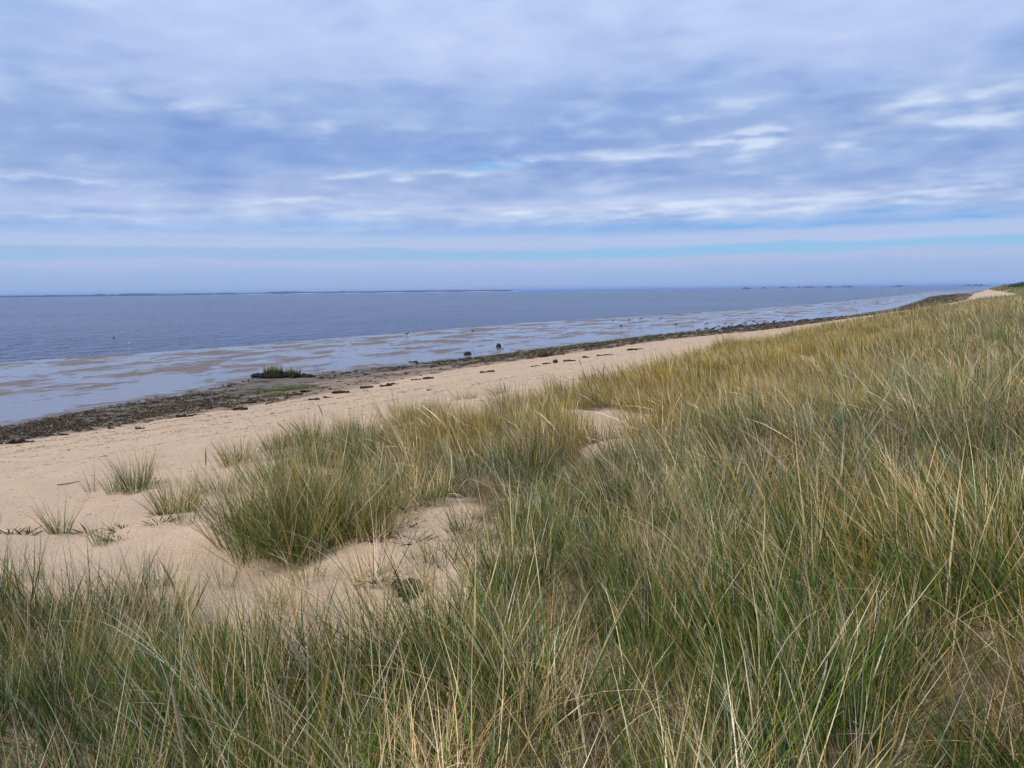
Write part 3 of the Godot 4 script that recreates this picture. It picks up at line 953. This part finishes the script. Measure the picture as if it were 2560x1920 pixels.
func make_wrack() -> void:
	# strewn weed between the flat and the sand: flat ribbons nobody could count
	var root := Node3D.new()
	root.name = numbered("beach_wrack")
	add_child(root)
	tag(root, "dark seaweed and reed litter strewn along the high water band", "seaweed")
	root.set_meta("kind", "stuff")
	var meshes := [blades(34, 0.22, 0.08, 0.3, 0.024, 2, 0.02, WEED, 82.0, 0.05, 0.3, 201), blades(34, 0.25, 0.1, 0.35, 0.018, 2, 0.1, WEED, 80.0, 0.05, 0.3, 202), blades(26, 0.18, 0.06, 0.2, 0.035, 2, 0.0, WEED, 78.0, 0.05, 0.3, 203), lump(Vector3(0.34, 0.12, 0.24), 0.9, 204, WEED[0], 7, 10)]
	var where := [[], [], [], []]
	var tints := [[], [], [], []]
	rng.seed = 210
	for i in 36000:
		var u := rng.randf_range(-12.0, 60.0) if rng.randf() < 0.55 else 60.0 * pow(8.0, rng.randf())
		var w := line_at(WRACK_LINE, u)
		var m := line_at(MUD_LINE, u)
		var t := rng.randf()
		var v := lerpf(w, m, t) + rng.randf_range(-0.3, 0.6)
		var n1 := hump_noise.get_noise_2d(u * 0.5, v * 0.9)
		var n2 := fine_noise.get_noise_2d(u * 0.3, v * 0.9)
		var near := 1.0 - smoothstep(16.0, 30.0, u)
		var stones := smoothstep(40.0, 52.0, u) * smoothstep(0.35, 0.6, t)
		var chance := clampf(0.10 + 0.75 * near * smoothstep(0.02, 0.2, t) + 0.8 * stones + 0.8 * (n1 + n2), 0.02, 1.0)
		if u > 24.0 and u < 38.0:
			chance *= 0.35
		if u > 85.0 and u < 150.0:
			chance += 0.5
		if rng.randf() > chance:
			continue
		var q := xz_of(u, v)
		var k := rng.randi() % 3
		if rng.randf() < 0.22 + 0.35 * stones:
			k = 3
		var far := clampf(Vector2(u, v).length() / 50.0, 0.8, 3.0)
		var s := rng.randf_range(0.3, 0.95) * far
		where[k].append(Transform3D(Basis(Vector3.UP, rng.randf() * TAU).scaled(Vector3(s, s * 0.8, s)), Vector3(q.x, ground_uv(u, v) + 0.01, q.y)))
		var g := rng.randf_range(0.7, 1.5)
		tints[k].append(Color(g, g * lerpf(1.0, 1.12, stones), g, 1.0))
	for k in 4:
		scattered("weed", meshes[k], weed_material, where[k], tints[k], root)
	# single clumps of the drift lines
	var shapes := []
	for k in 5:
		var v := PackedVector3Array()
		var n := PackedVector3Array()
		var c := PackedColorArray()
		var idx := PackedInt32Array()
		rng.seed = 220 + k
		for j in 5:
			add_lump(v, n, c, idx, Vector3((j - 2.0) * 0.19, 0.03, rng.randf_range(-0.08, 0.08)), Vector3(rng.randf_range(0.25, 0.5), rng.randf_range(0.14, 0.34), rng.randf_range(0.2, 0.35)), 0.7, 230 + k * 7 + j, WEED[rng.randi() % 4] * 0.6, 7, 11)
		shapes.append(oriented(v, n, c, idx))
	var rank := ranks(SEAWEED)
	for i in SEAWEED.size():
		var s: Array = SEAWEED[i]
		rng.seed = 260 + i
		var o := part("seaweed_clump", shapes[i % 5], weed_material, self)
		var size: float = maxf(s[2], 0.25)
		o.position = on_ground(s[0], s[1]) - Vector3(0, 0.01, 0)
		o.scale = Vector3(size, clampf(size, 0.3, 0.6) * 0.9, size * 0.8)
		o.rotation.y = rng.randf_range(-0.5, 0.2)
		tag(o, "%s dark seaweed clump washed up above the mud, %s from the left" % ["wide" if s[2] > 0.55 else ("small" if s[2] < 0.35 else "middling"), rank[i]], "seaweed", "seaweed clumps of the drift lines")
	rank = ranks(LITTER)
	for i in LITTER.size():
		var s: Array = LITTER[i]
		var o := part("seaweed_scrap", blades(40, 0.12, 0.05, 0.2, 0.012, 2, 0.25, WEED + ROOT, 80.0, 0.05, 0.35, 280 + i), weed_material, self)
		o.position = on_ground(s[0], s[1]) + Vector3(0, 0.012, 0)
		o.scale = Vector3(1.2, 0.8, 0.8)
		tag(o, "brown scrap of dried seaweed on the dry sand, %s from the left among the tufts" % rank[i], "seaweed", "seaweed scraps on the dry sand")
	# green algae film, grown in threads on the mud
	where = []
	tints = []
	rng.seed = 300
	for i in 260:
		var x := -11.2 + rng.randfn(0.0, 0.75)
		var z := -38.6 + rng.randfn(0.0, 0.85)
		where.append(Transform3D(Basis(Vector3.UP, rng.randf() * TAU).scaled(Vector3(0.9, 0.5, 0.9)), on_ground(x, z) + Vector3(0, 0.015, 0)))
		tints.append(Color(1, 1, 1) * rng.randf_range(0.7, 1.3))
	var algae := scattered("green_algae", blades(24, 0.16, 0.08, 0.25, 0.02, 2, 0.0, ALGAE, 84.0, 0.02, 0.3, 301), weed_material, where, tints, self)
	tag(algae, "thin green algae patch on the grey mud", "algae")


func make_sand_litter() -> void:
	var root := Node3D.new()
	root.name = numbered("sand_litter")
	add_child(root)
	tag(root, "bits of shell, twig and weed scattered over the dry sand", "litter")
	root.set_meta("kind", "stuff")
	var shell := lump(Vector3(0.02, 0.009, 0.016), 0.2, 400, Color(0.7, 0.66, 0.6), 4, 7)
	var chip := lump(Vector3(0.03, 0.008, 0.012), 0.5, 401, Color(0.11, 0.085, 0.065), 4, 6)
	var twig := tube([Vector3(-0.04, 0.004, 0), Vector3(0, 0.007, 0.006), Vector3(0.045, 0.004, -0.004)], [0.0015, 0.0025, 0.001], 4, Color(0.16, 0.115, 0.08))
	var where := [[], [], []]
	var tints := [[], [], []]
	rng.seed = 402
	for i in 17000:
		var u := rng.randf_range(-2.0, 26.0)
		if rng.randf() < 0.35:
			u = rng.randf_range(24.0, 80.0)
		var w := line_at(WRACK_LINE, u)
		var v := rng.randf_range(3.0, w)
		if rng.randf() < 0.45:   # old tide marks
			v = [w - 1.2, w - 3.4, w - 6.0, w - 9.5, w - 16.0][rng.randi() % 5] + rng.randfn(0.0, 0.22) + 0.6 * hump_noise.get_noise_2d(u * 0.3, 5.0)
		if v > w or v < 2.5:
			continue
		var q := xz_of(u, v)
		if grass_cover(q.x, q.y) > 0.0:
			continue
		var k := 0 if rng.randf() < 0.08 else (1 if rng.randf() < 0.6 else 2)
		var far := clampf(q.length() / 15.0, 0.55, 1.7)
		var s := rng.randf_range(0.5, 1.3) * far
		where[k].append(Transform3D(Basis(Vector3.UP, rng.randf() * TAU).scaled(Vector3(s, s, s)), Vector3(q.x, ground_uv(u, v) + 0.001, q.y)))
		tints[k].append(Color(1, 1, 1) * rng.randf_range(0.6, 1.4))
	for k in 3:
		scattered(["shells", "chips", "twigs"][k], [shell, chip, twig][k], plain_material, where[k], tints[k], root)


func make_rocks() -> void:
	var about := ["upright dark rounded boulder on the mudflat", "long dark boulder lying on the mudflat left of the upright one", "flat dark stone just in front of the long boulder", "large black weedy boulder in the wrack band", "smaller black boulder beside the large weedy one", "small lone dark stone at the edge of the mud", "low flat stone right beside the upright boulder", "flat stone on the mud between boulder and wrack", "round dark weed-covered stone on the upper drift line", "thin flat stone on the mud nearest the wrack"]
	for i in ROCKS.size():
		var r: Array = ROCKS[i]
		var o := part("boulder" if r[3] > 0.21 else "stone", lump(Vector3(r[2], r[3] * 1.5, r[2] * 0.75), 0.45, 420 + i, Color(0.035, 0.032, 0.03), 10, 16), rock_material, self)
		o.position = on_ground(r[0], r[1]) + Vector3(0, r[3] * 0.2, 0)
		o.rotation.y = i * 0.7
		tag(o, about[i], "boulder" if r[3] > 0.21 else "stone")


func make_driftwood() -> void:
	var t := thing("driftwood", on_ground(1.55, -14.7), "bleached forked driftwood stump at the foot of the golden grass", "driftwood")
	t.scale = Vector3.ONE * 0.55
	var pale := Color(0.5, 0.46, 0.42)
	part("stump", tube([Vector3(0.02, -0.05, 0), Vector3(0.0, 0.1, 0), Vector3(0.05, 0.24, 0), Vector3(0.04, 0.33, 0.0)], [0.035, 0.042, 0.035, 0.02], 8, pale), plain_material, t)
	part("branch", tube([Vector3(0.04, 0.2, 0), Vector3(0.12, 0.15, 0.02), Vector3(0.2, 0.05, 0.05), Vector3(0.22, -0.03, 0.06)], [0.018, 0.016, 0.014, 0.01], 6, pale), plain_material, t)
	part("dark_knot", lump(Vector3(0.16, 0.14, 0.14), 0.5, 440, Color(0.03, 0.025, 0.02)), rock_material, t).position = Vector3(0.0, 0.42, 0)
	part("upper_branch", tube([Vector3(0.04, 0.3, 0), Vector3(-0.01, 0.38, 0), Vector3(0.03, 0.46, 0.0)], [0.02, 0.022, 0.012], 6, pale), plain_material, t)
	var stick := part("stick", tube([Vector3(-0.14, 0.01, 0.03), Vector3(0, 0.02, 0), Vector3(0.16, 0.05, -0.02)], [0.008, 0.009, 0.005], 6, Color(0.06, 0.05, 0.04)), plain_material, self)
	stick.position = on_ground(-6.5, -11.0)
	tag(stick, "thin dark stick lying on the open sand beyond the tufts", "stick")
	# eroded edges with hanging roots
	var mats := [[0.62, -6.95, 0.75, 0.3, "dark root mat under the grass right of the bare patch"], [1.05, -7.15, 0.6, 0.42, "steep dark root mat below the tall tuft in the middle grass"], [-0.72, -5.62, 0.35, 0.035, "curved brown root edge at the rim of the sand hollow"]]
	for i in mats.size():
		var m: Array = mats[i]
		var o := thing("root_mat", on_ground(m[0], m[1]), m[4], "root mat", "eroded root mats")
		part("soil", lump(Vector3(m[2], m[3], 0.3), 0.8, 450 + i, Color(0.05, 0.036, 0.026), 10, 18), rock_material, o).position = Vector3(0, -0.3 * m[3], 0)
		part("roots", blades(150, m[2] * 0.5, 0.08, 0.3, 0.005, 3, 0.2, ROOT, 85.0, 0.02, 0.8, 455 + i), weed_material, o).position = Vector3(0, m[3] * 0.15, 0)


func bird_shape(feeding: bool, back: Color, belly: Color) -> ArrayMesh:
	var pts := [Vector3(-0.21, 0.25, 0), Vector3(-0.15, 0.25, 0), Vector3(-0.06, 0.25, 0), Vector3(0.04, 0.26, 0), Vector3(0.11, 0.28, 0)]
	if feeding:
		pts += [Vector3(0.16, 0.25, 0), Vector3(0.19, 0.19, 0), Vector3(0.21, 0.145, 0), Vector3(0.225, 0.115, 0)]
	else:
		pts += [Vector3(0.15, 0.32, 0), Vector3(0.17, 0.37, 0), Vector3(0.195, 0.395, 0), Vector3(0.225, 0.39, 0)]
	return tube(pts, [0.012, 0.04, 0.078, 0.085, 0.07, 0.045, 0.037, 0.037, 0.012], 9, back, belly)


func make_bird(called: String, feeding: bool, label: String, group: String) -> Node3D:
	var t := thing(called, Vector3.ZERO, label, "bird", group)
	part("body", bird_shape(feeding, Color(0.018, 0.018, 0.02), Color(0.62, 0.6, 0.57)), plain_material, t)
	var p := Vector3(0.225, 0.115, 0) if feeding else Vector3(0.225, 0.39, 0)
	var q := Vector3(0.25, 0.04, 0) if feeding else Vector3(0.30, 0.375, 0)
	part("bill", tube([p, q], [0.009, 0.003], 5, Color(0.55, 0.16, 0.04)), plain_material, t)
	for s in [-1, 1]:
		part("leg", tube([Vector3(0.0, 0.2, 0.03 * s), Vector3(-0.01, 0.1, 0.032 * s), Vector3(0.0, 0.0, 0.034 * s)], [0.006, 0.005, 0.006], 5, Color(0.42, 0.2, 0.17)), plain_material, t)
	return t


func another(o: Node3D) -> Node3D:
	var c: Node3D = o.duplicate()
	c.name = numbered(String(o.name).rstrip("0123456789").trim_suffix("_"))
	add_child(c)
	return c


func make_birds() -> void:
	var crowd := "black and white wading bird standing in the dense flock on the weedy shore"
	var feed := "black and white wading bird bending to feed in the dense flock on the weedy shore"
	var kinds := [make_bird("wading_bird", false, crowd, "flock of wading birds"), make_bird("wading_bird", true, feed, "flock of wading birds")]
	rng.seed = 500
	var spots := []
	for b in FLOCK_EDGE:
		spots.append([b[0], b[1], true])
	for i in 225:
		var t := pow(rng.randf(), 0.8) * (FLOCK_LINE.size() - 1)
		var k := mini(int(t), FLOCK_LINE.size() - 2)
		var x := lerpf(FLOCK_LINE[k][0], FLOCK_LINE[k + 1][0], t - k)
		var z := lerpf(FLOCK_LINE[k][1], FLOCK_LINE[k + 1][1], t - k)
		var off := rng.randf_range(-1.2, 5.5) * rng.randf() + rng.randf_range(-0.5, 1.0)
		spots.append([x + OUT.x * off, z + OUT.y * off, false])
	var rank := ranks(FLOCK_EDGE)
	for i in spots.size():
		var s: Array = spots[i]
		var which := 0 if rng.randf() < 0.65 else 1
		var o: Node3D = kinds[i] if i < 2 else another(kinds[which])
		o.position = Vector3(s[0], maxf(ground(s[0], s[1]), 0.0), s[1])
		o.set_meta("label", crowd if (i if i < 2 else which) == 0 else feed)
		o.rotation.y = rng.randf_range(-0.6, 0.9) + (PI if rng.randf() < 0.35 else 0.0)
		o.scale = Vector3.ONE * rng.randf_range(1.15, 1.35)
		if s[2]:
			o.set_meta("label", "wading bird %s at the thin seaward edge of the flock, %s from the left" % ["standing" if (i if i < 2 else which) == 0 else "feeding", rank[i]])
	rank = ranks(LONE_BIRDS)
	for i in LONE_BIRDS.size():
		var b: Array = LONE_BIRDS[i]
		var o := another(kinds[i % 2])
		o.position = Vector3(b[0], maxf(ground(b[0], b[1]), 0.0), b[1])
		o.rotation.y = rng.randf_range(-3.0, 3.0)
		o.set_meta("label", "wading bird %s apart on the wet mudflat, %s from the left" % ["standing" if i % 2 == 0 else "feeding", rank[i]])
		o.set_meta("group", "birds out on the flat")
	# gulls and ducks afloat
	var swim := [Vector3(-0.24, 0.09, 0), Vector3(-0.15, 0.07, 0), Vector3(-0.05, 0.05, 0), Vector3(0.06, 0.05, 0), Vector3(0.13, 0.08, 0), Vector3(0.16, 0.15, 0), Vector3(0.18, 0.20, 0), Vector3(0.21, 0.22, 0), Vector3(0.25, 0.21, 0)]
	var girth := [0.01, 0.04, 0.085, 0.09, 0.065, 0.04, 0.04, 0.04, 0.01]
	for i in GULLS.size() + DUCKS.size():
		var gull := i < GULLS.size()
		var b: Array = GULLS[i] if gull else DUCKS[i - GULLS.size()]
		var t := thing("gull" if gull else "duck", Vector3(b[0], 0.01, b[1]), ("white gull floating on the calm sea, %s from the left" % ranks(GULLS)[i]) if gull else ("dark duck swimming among the gulls" if i == GULLS.size() else "dark duck swimming far out alone"), "bird", "gulls on the water" if gull else "")
		part("body", tube(swim, girth, 9, Color(0.5, 0.5, 0.52) if gull else Color(0.03, 0.03, 0.035), Color(0.78, 0.78, 0.78) if gull else Color(-1, 0, 0)), plain_material, t)
		part("bill", tube([Vector3(0.24, 0.21, 0), Vector3(0.31, 0.2, 0)], [0.012, 0.004], 5, Color(0.5, 0.35, 0.05)), plain_material, t)
		t.scale = Vector3.ONE * 0.75
		t.rotation.y = i * 1.3


func box_shape(size: Vector3) -> BoxMesh:
	var b := BoxMesh.new()
	b.size = size
	return b


func gable(l: float, w: float, h: float) -> PrismMesh:
	var p := PrismMesh.new()
	p.size = Vector3(w, h, l)
	return p


func far_point(azimuth: float, distance: float) -> Vector3:
	return Vector3(sin(deg_to_rad(azimuth)), 0, -cos(deg_to_rad(azimuth))) * distance


func make_far() -> void:
	# the long island on the left: low land, woods and dunes, with a pale sandbank before it
	var p := PackedVector3Array()
	var c := PackedColorArray()
	var humps := [[-30.5, 0.5, 3.0], [-25.6, 1.2, 8.0], [-27.9, 0.25, 7.0], [-22.0, 1.0, 3.0], [-20.2, 0.6, 5.0], [-16.2, 1.4, 11.0], [-12.0, 2.5, 5.0], [-8.0, 2.0, 5.0], [-4.5, 3.0, 6.0], [-0.9, 0.9, 4.0], [-36.0, 2.0, 8.0], [-42.0, 3.0, 6.0]]
	var steps := 420
	for i in steps + 1:
		var a := lerpf(-52.0, 0.36, i / float(steps))
		var h := 11.0
		for m in humps:
			h += m[2] * exp(-pow((a - m[0]) / m[1], 4.0))
		var woods := fine_noise.get_noise_2d(a * 2.0, 3.0)
		h += 3.5 * woods + 2.5 * fine_noise.get_noise_2d(a * 9.0, 8.0) + 5.0 * smoothstep(0.42, 0.6, fine_noise.get_noise_2d(a * 5.0, 19.0))
		h = maxf(h, 4.0) * smoothstep(0.36, 0.0, a)
		for k in 6:
			var r: float = 7600.0 + [0.0, 5.0, 40.0, 160.0, 260.0, 300.0][k]
			p.append(far_point(a, r) + Vector3(0, [-1.0, 0.55 * h, 0.9 * h, h, 0.6 * h, -1.0][k], 0))
			c.append(Color(0.025, 0.033, 0.022) * (1.0 + 0.4 * woods))
	var land := setting("island", grid_mesh(p, c, steps + 1, 6), tinted())
	land.set_meta("label", "long low wooded island on the horizon")
	p = PackedVector3Array()
	for i in 121:
		var a := lerpf(-40.0, 0.5, i / 120.0)
		var w := smoothstep(-24.0, -17.0, a) * (0.7 + 0.3 * sin(a * 2.0))
		for k in 4:
			p.append(far_point(a, 7350.0 + k * 70.0) + Vector3(0, [-1.0, 2.6 * w - 0.5, 3.4 * w - 0.5, -1.0][k], 0))
	setting("sandbank", grid_mesh(p, PackedColorArray(), 121, 4), paint(Color(0.62, 0.58, 0.52)))
	# dwelling mounds on the horizon at the right
	var mounds := [[18.02, 90.0, 1, "faintest low mound just right of the boat"], [19.25, 110.0, 2, "low twin-topped mound second right of the boat"], [20.79, 260.0, 3, "widest long mound with several roofs on the horizon"], [22.27, 120.0, 2, "mound with a pointed roof right of the widest one"], [23.4, 150.0, 3, "dark mound with houses in the middle of the row"], [26.58, 150.0, 2, "lone mound with a tall roof over the curving beach"], [30.91, 210.0, 3, "broad mound right of the sail on the horizon"], [32.62, 140.0, 2, "last mound of the row before the shrub"]]
	var roof := paint(Color(0.05, 0.045, 0.045))
	var brick := paint(Color(0.12, 0.06, 0.045))
	var turf := paint(Color(0.05, 0.07, 0.035))
	for i in mounds.size():
		var m: Array = mounds[i]
		var at := far_point(m[0], 7000.0)
		var t := thing("dwelling_mound", at, m[3], "island", "dwelling mounds along the horizon")
		t.rotation.y = -deg_to_rad(m[0])
		part("mound", lump(Vector3(m[1], 9.0, 80.0), 0.25, 600 + i, Color(0.05, 0.07, 0.035), 10, 24), tinted(), t)
		rng.seed = 610 + i
		for k in m[2]:
			var x: float = (k - (m[2] - 1) * 0.5) * m[1] * 0.2 + rng.randf_range(-6, 6)
			var house := Node3D.new()
			house.name = "house"
			t.add_child(house, true)
			house.position = Vector3(x, 3.2, rng.randf_range(-10, 10))
			var l := rng.randf_range(18, 30)
			part("wall", box_shape(Vector3(l, 4.0, 11)), brick, house).position = Vector3(0, 2.0, 0)
			var r := part("roof", gable(l + 1.0, 12, 5.5), roof, house)
			r.position = Vector3(0, 6.75, 0)
			r.rotation.y = PI / 2
		for k in 2:
			part("tree", lump(Vector3(16, 9, 14), 0.6, 630 + i * 2 + k, Color(0.04, 0.06, 0.025), 7, 10), tinted(), t).position = Vector3(rng.randf_range(-0.25, 0.25) * m[1], 6.0, 12.0)
	# working boat with raised booms
	var boat := thing("fishing_boat", far_point(16.9, 4000.0), "dark working boat with raised booms on the horizon", "boat")
	boat.rotation.y = -deg_to_rad(16.9)
	boat.scale = Vector3.ONE * 1.25
	var dark := paint(Color(0.035, 0.04, 0.05), 0.6)
	var hull := tube([Vector3(-15, 1.6, 0), Vector3(-13, 1.2, 0), Vector3(0, 1.0, 0), Vector3(11, 1.4, 0), Vector3(16, 2.6, 0)], [2.4, 3.2, 3.3, 2.9, 0.4], 10, Color(0.035, 0.04, 0.05))
	part("hull", hull, tinted(0.6), boat)
	var cabin := part("wheelhouse", box_shape(Vector3(5, 5, 4)), dark, boat)
	cabin.position = Vector3(-6, 6, 0)
	part("mast", tube([Vector3(-6, 8, 0), Vector3(-6, 15, 0)], [0.4, 0.3], 6, Color(0.035, 0.04, 0.05)), tinted(), boat)
	part("lookout", lump(Vector3(3.2, 3.6, 3), 0.1, 650, Color(0.035, 0.04, 0.05)), tinted(), boat).position = Vector3(-6, 14, 0)
	part("boom", tube([Vector3(4, 3, 0), Vector3(10, 12, 0), Vector3(13, 20, 0)], [0.4, 0.6, 0.8], 6, Color(0.035, 0.04, 0.05)), tinted(), boat)
	var sail := thing("sailing_boat", far_point(29.82, 5200.0), "tiny sailing boat upright on the horizon", "boat")
	part("hull", tube([Vector3(-6, 0.8, 0), Vector3(0, 0.6, 0), Vector3(6, 1.0, 0)], [0.8, 1.6, 0.2], 8, Color(0.3, 0.3, 0.3)), tinted(), sail)
	part("mast", tube([Vector3(0, 1, 0), Vector3(0, 17, 0)], [0.25, 0.2], 6, Color(0.2, 0.2, 0.2)), tinted(), sail)
	part("sail", lump(Vector3(3.0, 20.0, 0.5), 0.05, 651, Color(0.35, 0.35, 0.35)), tinted(), sail).position = Vector3(-1.2, 8, 0)
	# wind-cut shrub on the last dune
	var shrub := thing("shrub", on_ground(206, -312), "dark rounded shrub on the last dune at the right edge", "shrub")
	var v := PackedVector3Array()
	var n := PackedVector3Array()
	var cc := PackedColorArray()
	var idx := PackedInt32Array()
	rng.seed = 660
	for k in 2600:
		var lobe: Array = [[-3.2, 1.2, 2.4], [0.0, 1.8, 3.0], [3.6, 2.2, 3.4], [7.5, 2.0, 3.6]][rng.randi() % 4]
		var d := Vector3(rng.randfn(), absf(rng.randfn()), rng.randfn()).normalized()
		var q := Vector3(lobe[0], 0.4, 0) + Vector3(d.x * lobe[2], d.y * lobe[1] * 1.2, d.z * lobe[2]) * pow(rng.randf(), 0.4)
		var s := rng.randf_range(0.12, 0.3)
		var e := Vector3(rng.randfn(), rng.randfn(), rng.randfn()).normalized()
		var f := e.cross(d).normalized()
		var o := v.size()
		v.append_array(PackedVector3Array([q - e * s, q + f * s, q + e * s, q - f * s]))
		for j in 4:
			n.append(e.cross(f))
			cc.append(Color(0.04, 0.06, 0.025) * (0.7 + 0.6 * float(k % 7) / 6.0))
		idx.append_array(PackedInt32Array([o, o + 1, o + 2, o, o + 2, o + 3]))
	part("foliage", oriented(v, n, cc, idx), blade_material, shrub)
	for k in 3:
		part("trunk", tube([Vector3(-2.0 + k * 4.0, -0.3, 0), Vector3(-1.6 + k * 3.8, 1.2, 0.2), Vector3(-1.8 + k * 4.0, 2.2, 0)], [0.2, 0.14, 0.06], 6, Color(0.06, 0.045, 0.035)), plain_material, shrub)


func _ready() -> void:
	# camera
	var cam := Camera3D.new()
	cam.name = "camera"
	cam.position = EYE
	cam.rotation = Vector3(-atan(201.5 / 1664.0), 0, 0)
	cam.rotate_object_local(Vector3.BACK, deg_to_rad(-0.67))
	cam.fov = rad_to_deg(2.0 * atan(829.5 / 1664.0))
	cam.near = 0.05
	cam.far = 60000.0
	add_child(cam)
	cam.current = true
	# sky
	var env := Environment.new()
	env.background_mode = Environment.BG_SKY
	env.sky = make_sky()
	env.tonemap_mode = Environment.TONE_MAPPER_LINEAR
	env.tonemap_exposure = EXPOSURE
	env.fog_enabled = true
	env.fog_density = 0.00008
	env.fog_light_color = Color(0.6, 0.75, 1.0)
	env.sdfgi_enabled = true
	env.ssao_enabled = true
	env.ssil_enabled = true
	var we := WorldEnvironment.new()
	we.name = "environment"
	we.environment = env
	add_child(we)
	# sun behind thin cloud, high behind the camera's left shoulder
	var sun := DirectionalLight3D.new()
	sun.name = "sun"
	sun.light_color = Color(1.0, 0.93, 0.82)
	sun.light_energy = 0.5
	sun.light_angular_distance = 10.0
	sun.shadow_enabled = true
	add_child(sun)
	sun.look_at_from_position(Vector3(-0.75, 1.0, 0.3), Vector3.ZERO)
	roll_noise.seed = 3
	roll_noise.frequency = 0.06
	roll_noise.fractal_octaves = 2
	hump_noise.seed = 8
	hump_noise.frequency = 0.35
	hump_noise.fractal_octaves = 2
	fine_noise.seed = 9
	fine_noise.frequency = 2.2
	fine_noise.fractal_octaves = 2
	rng.seed = 20240901
	blade_material = grass_material()
	plain_material = tinted(0.85, 0.4)
	weed_material = tinted(0.8, 0.2)
	rock_material = tinted(0.85, 0.2)
	make_ground()
	make_far()
	make_grass(blade_material)
	make_tufts()
	make_rocks()
	make_driftwood()
	make_birds()
	make_seed_heads()
	make_wrack()
	make_sand_litter()
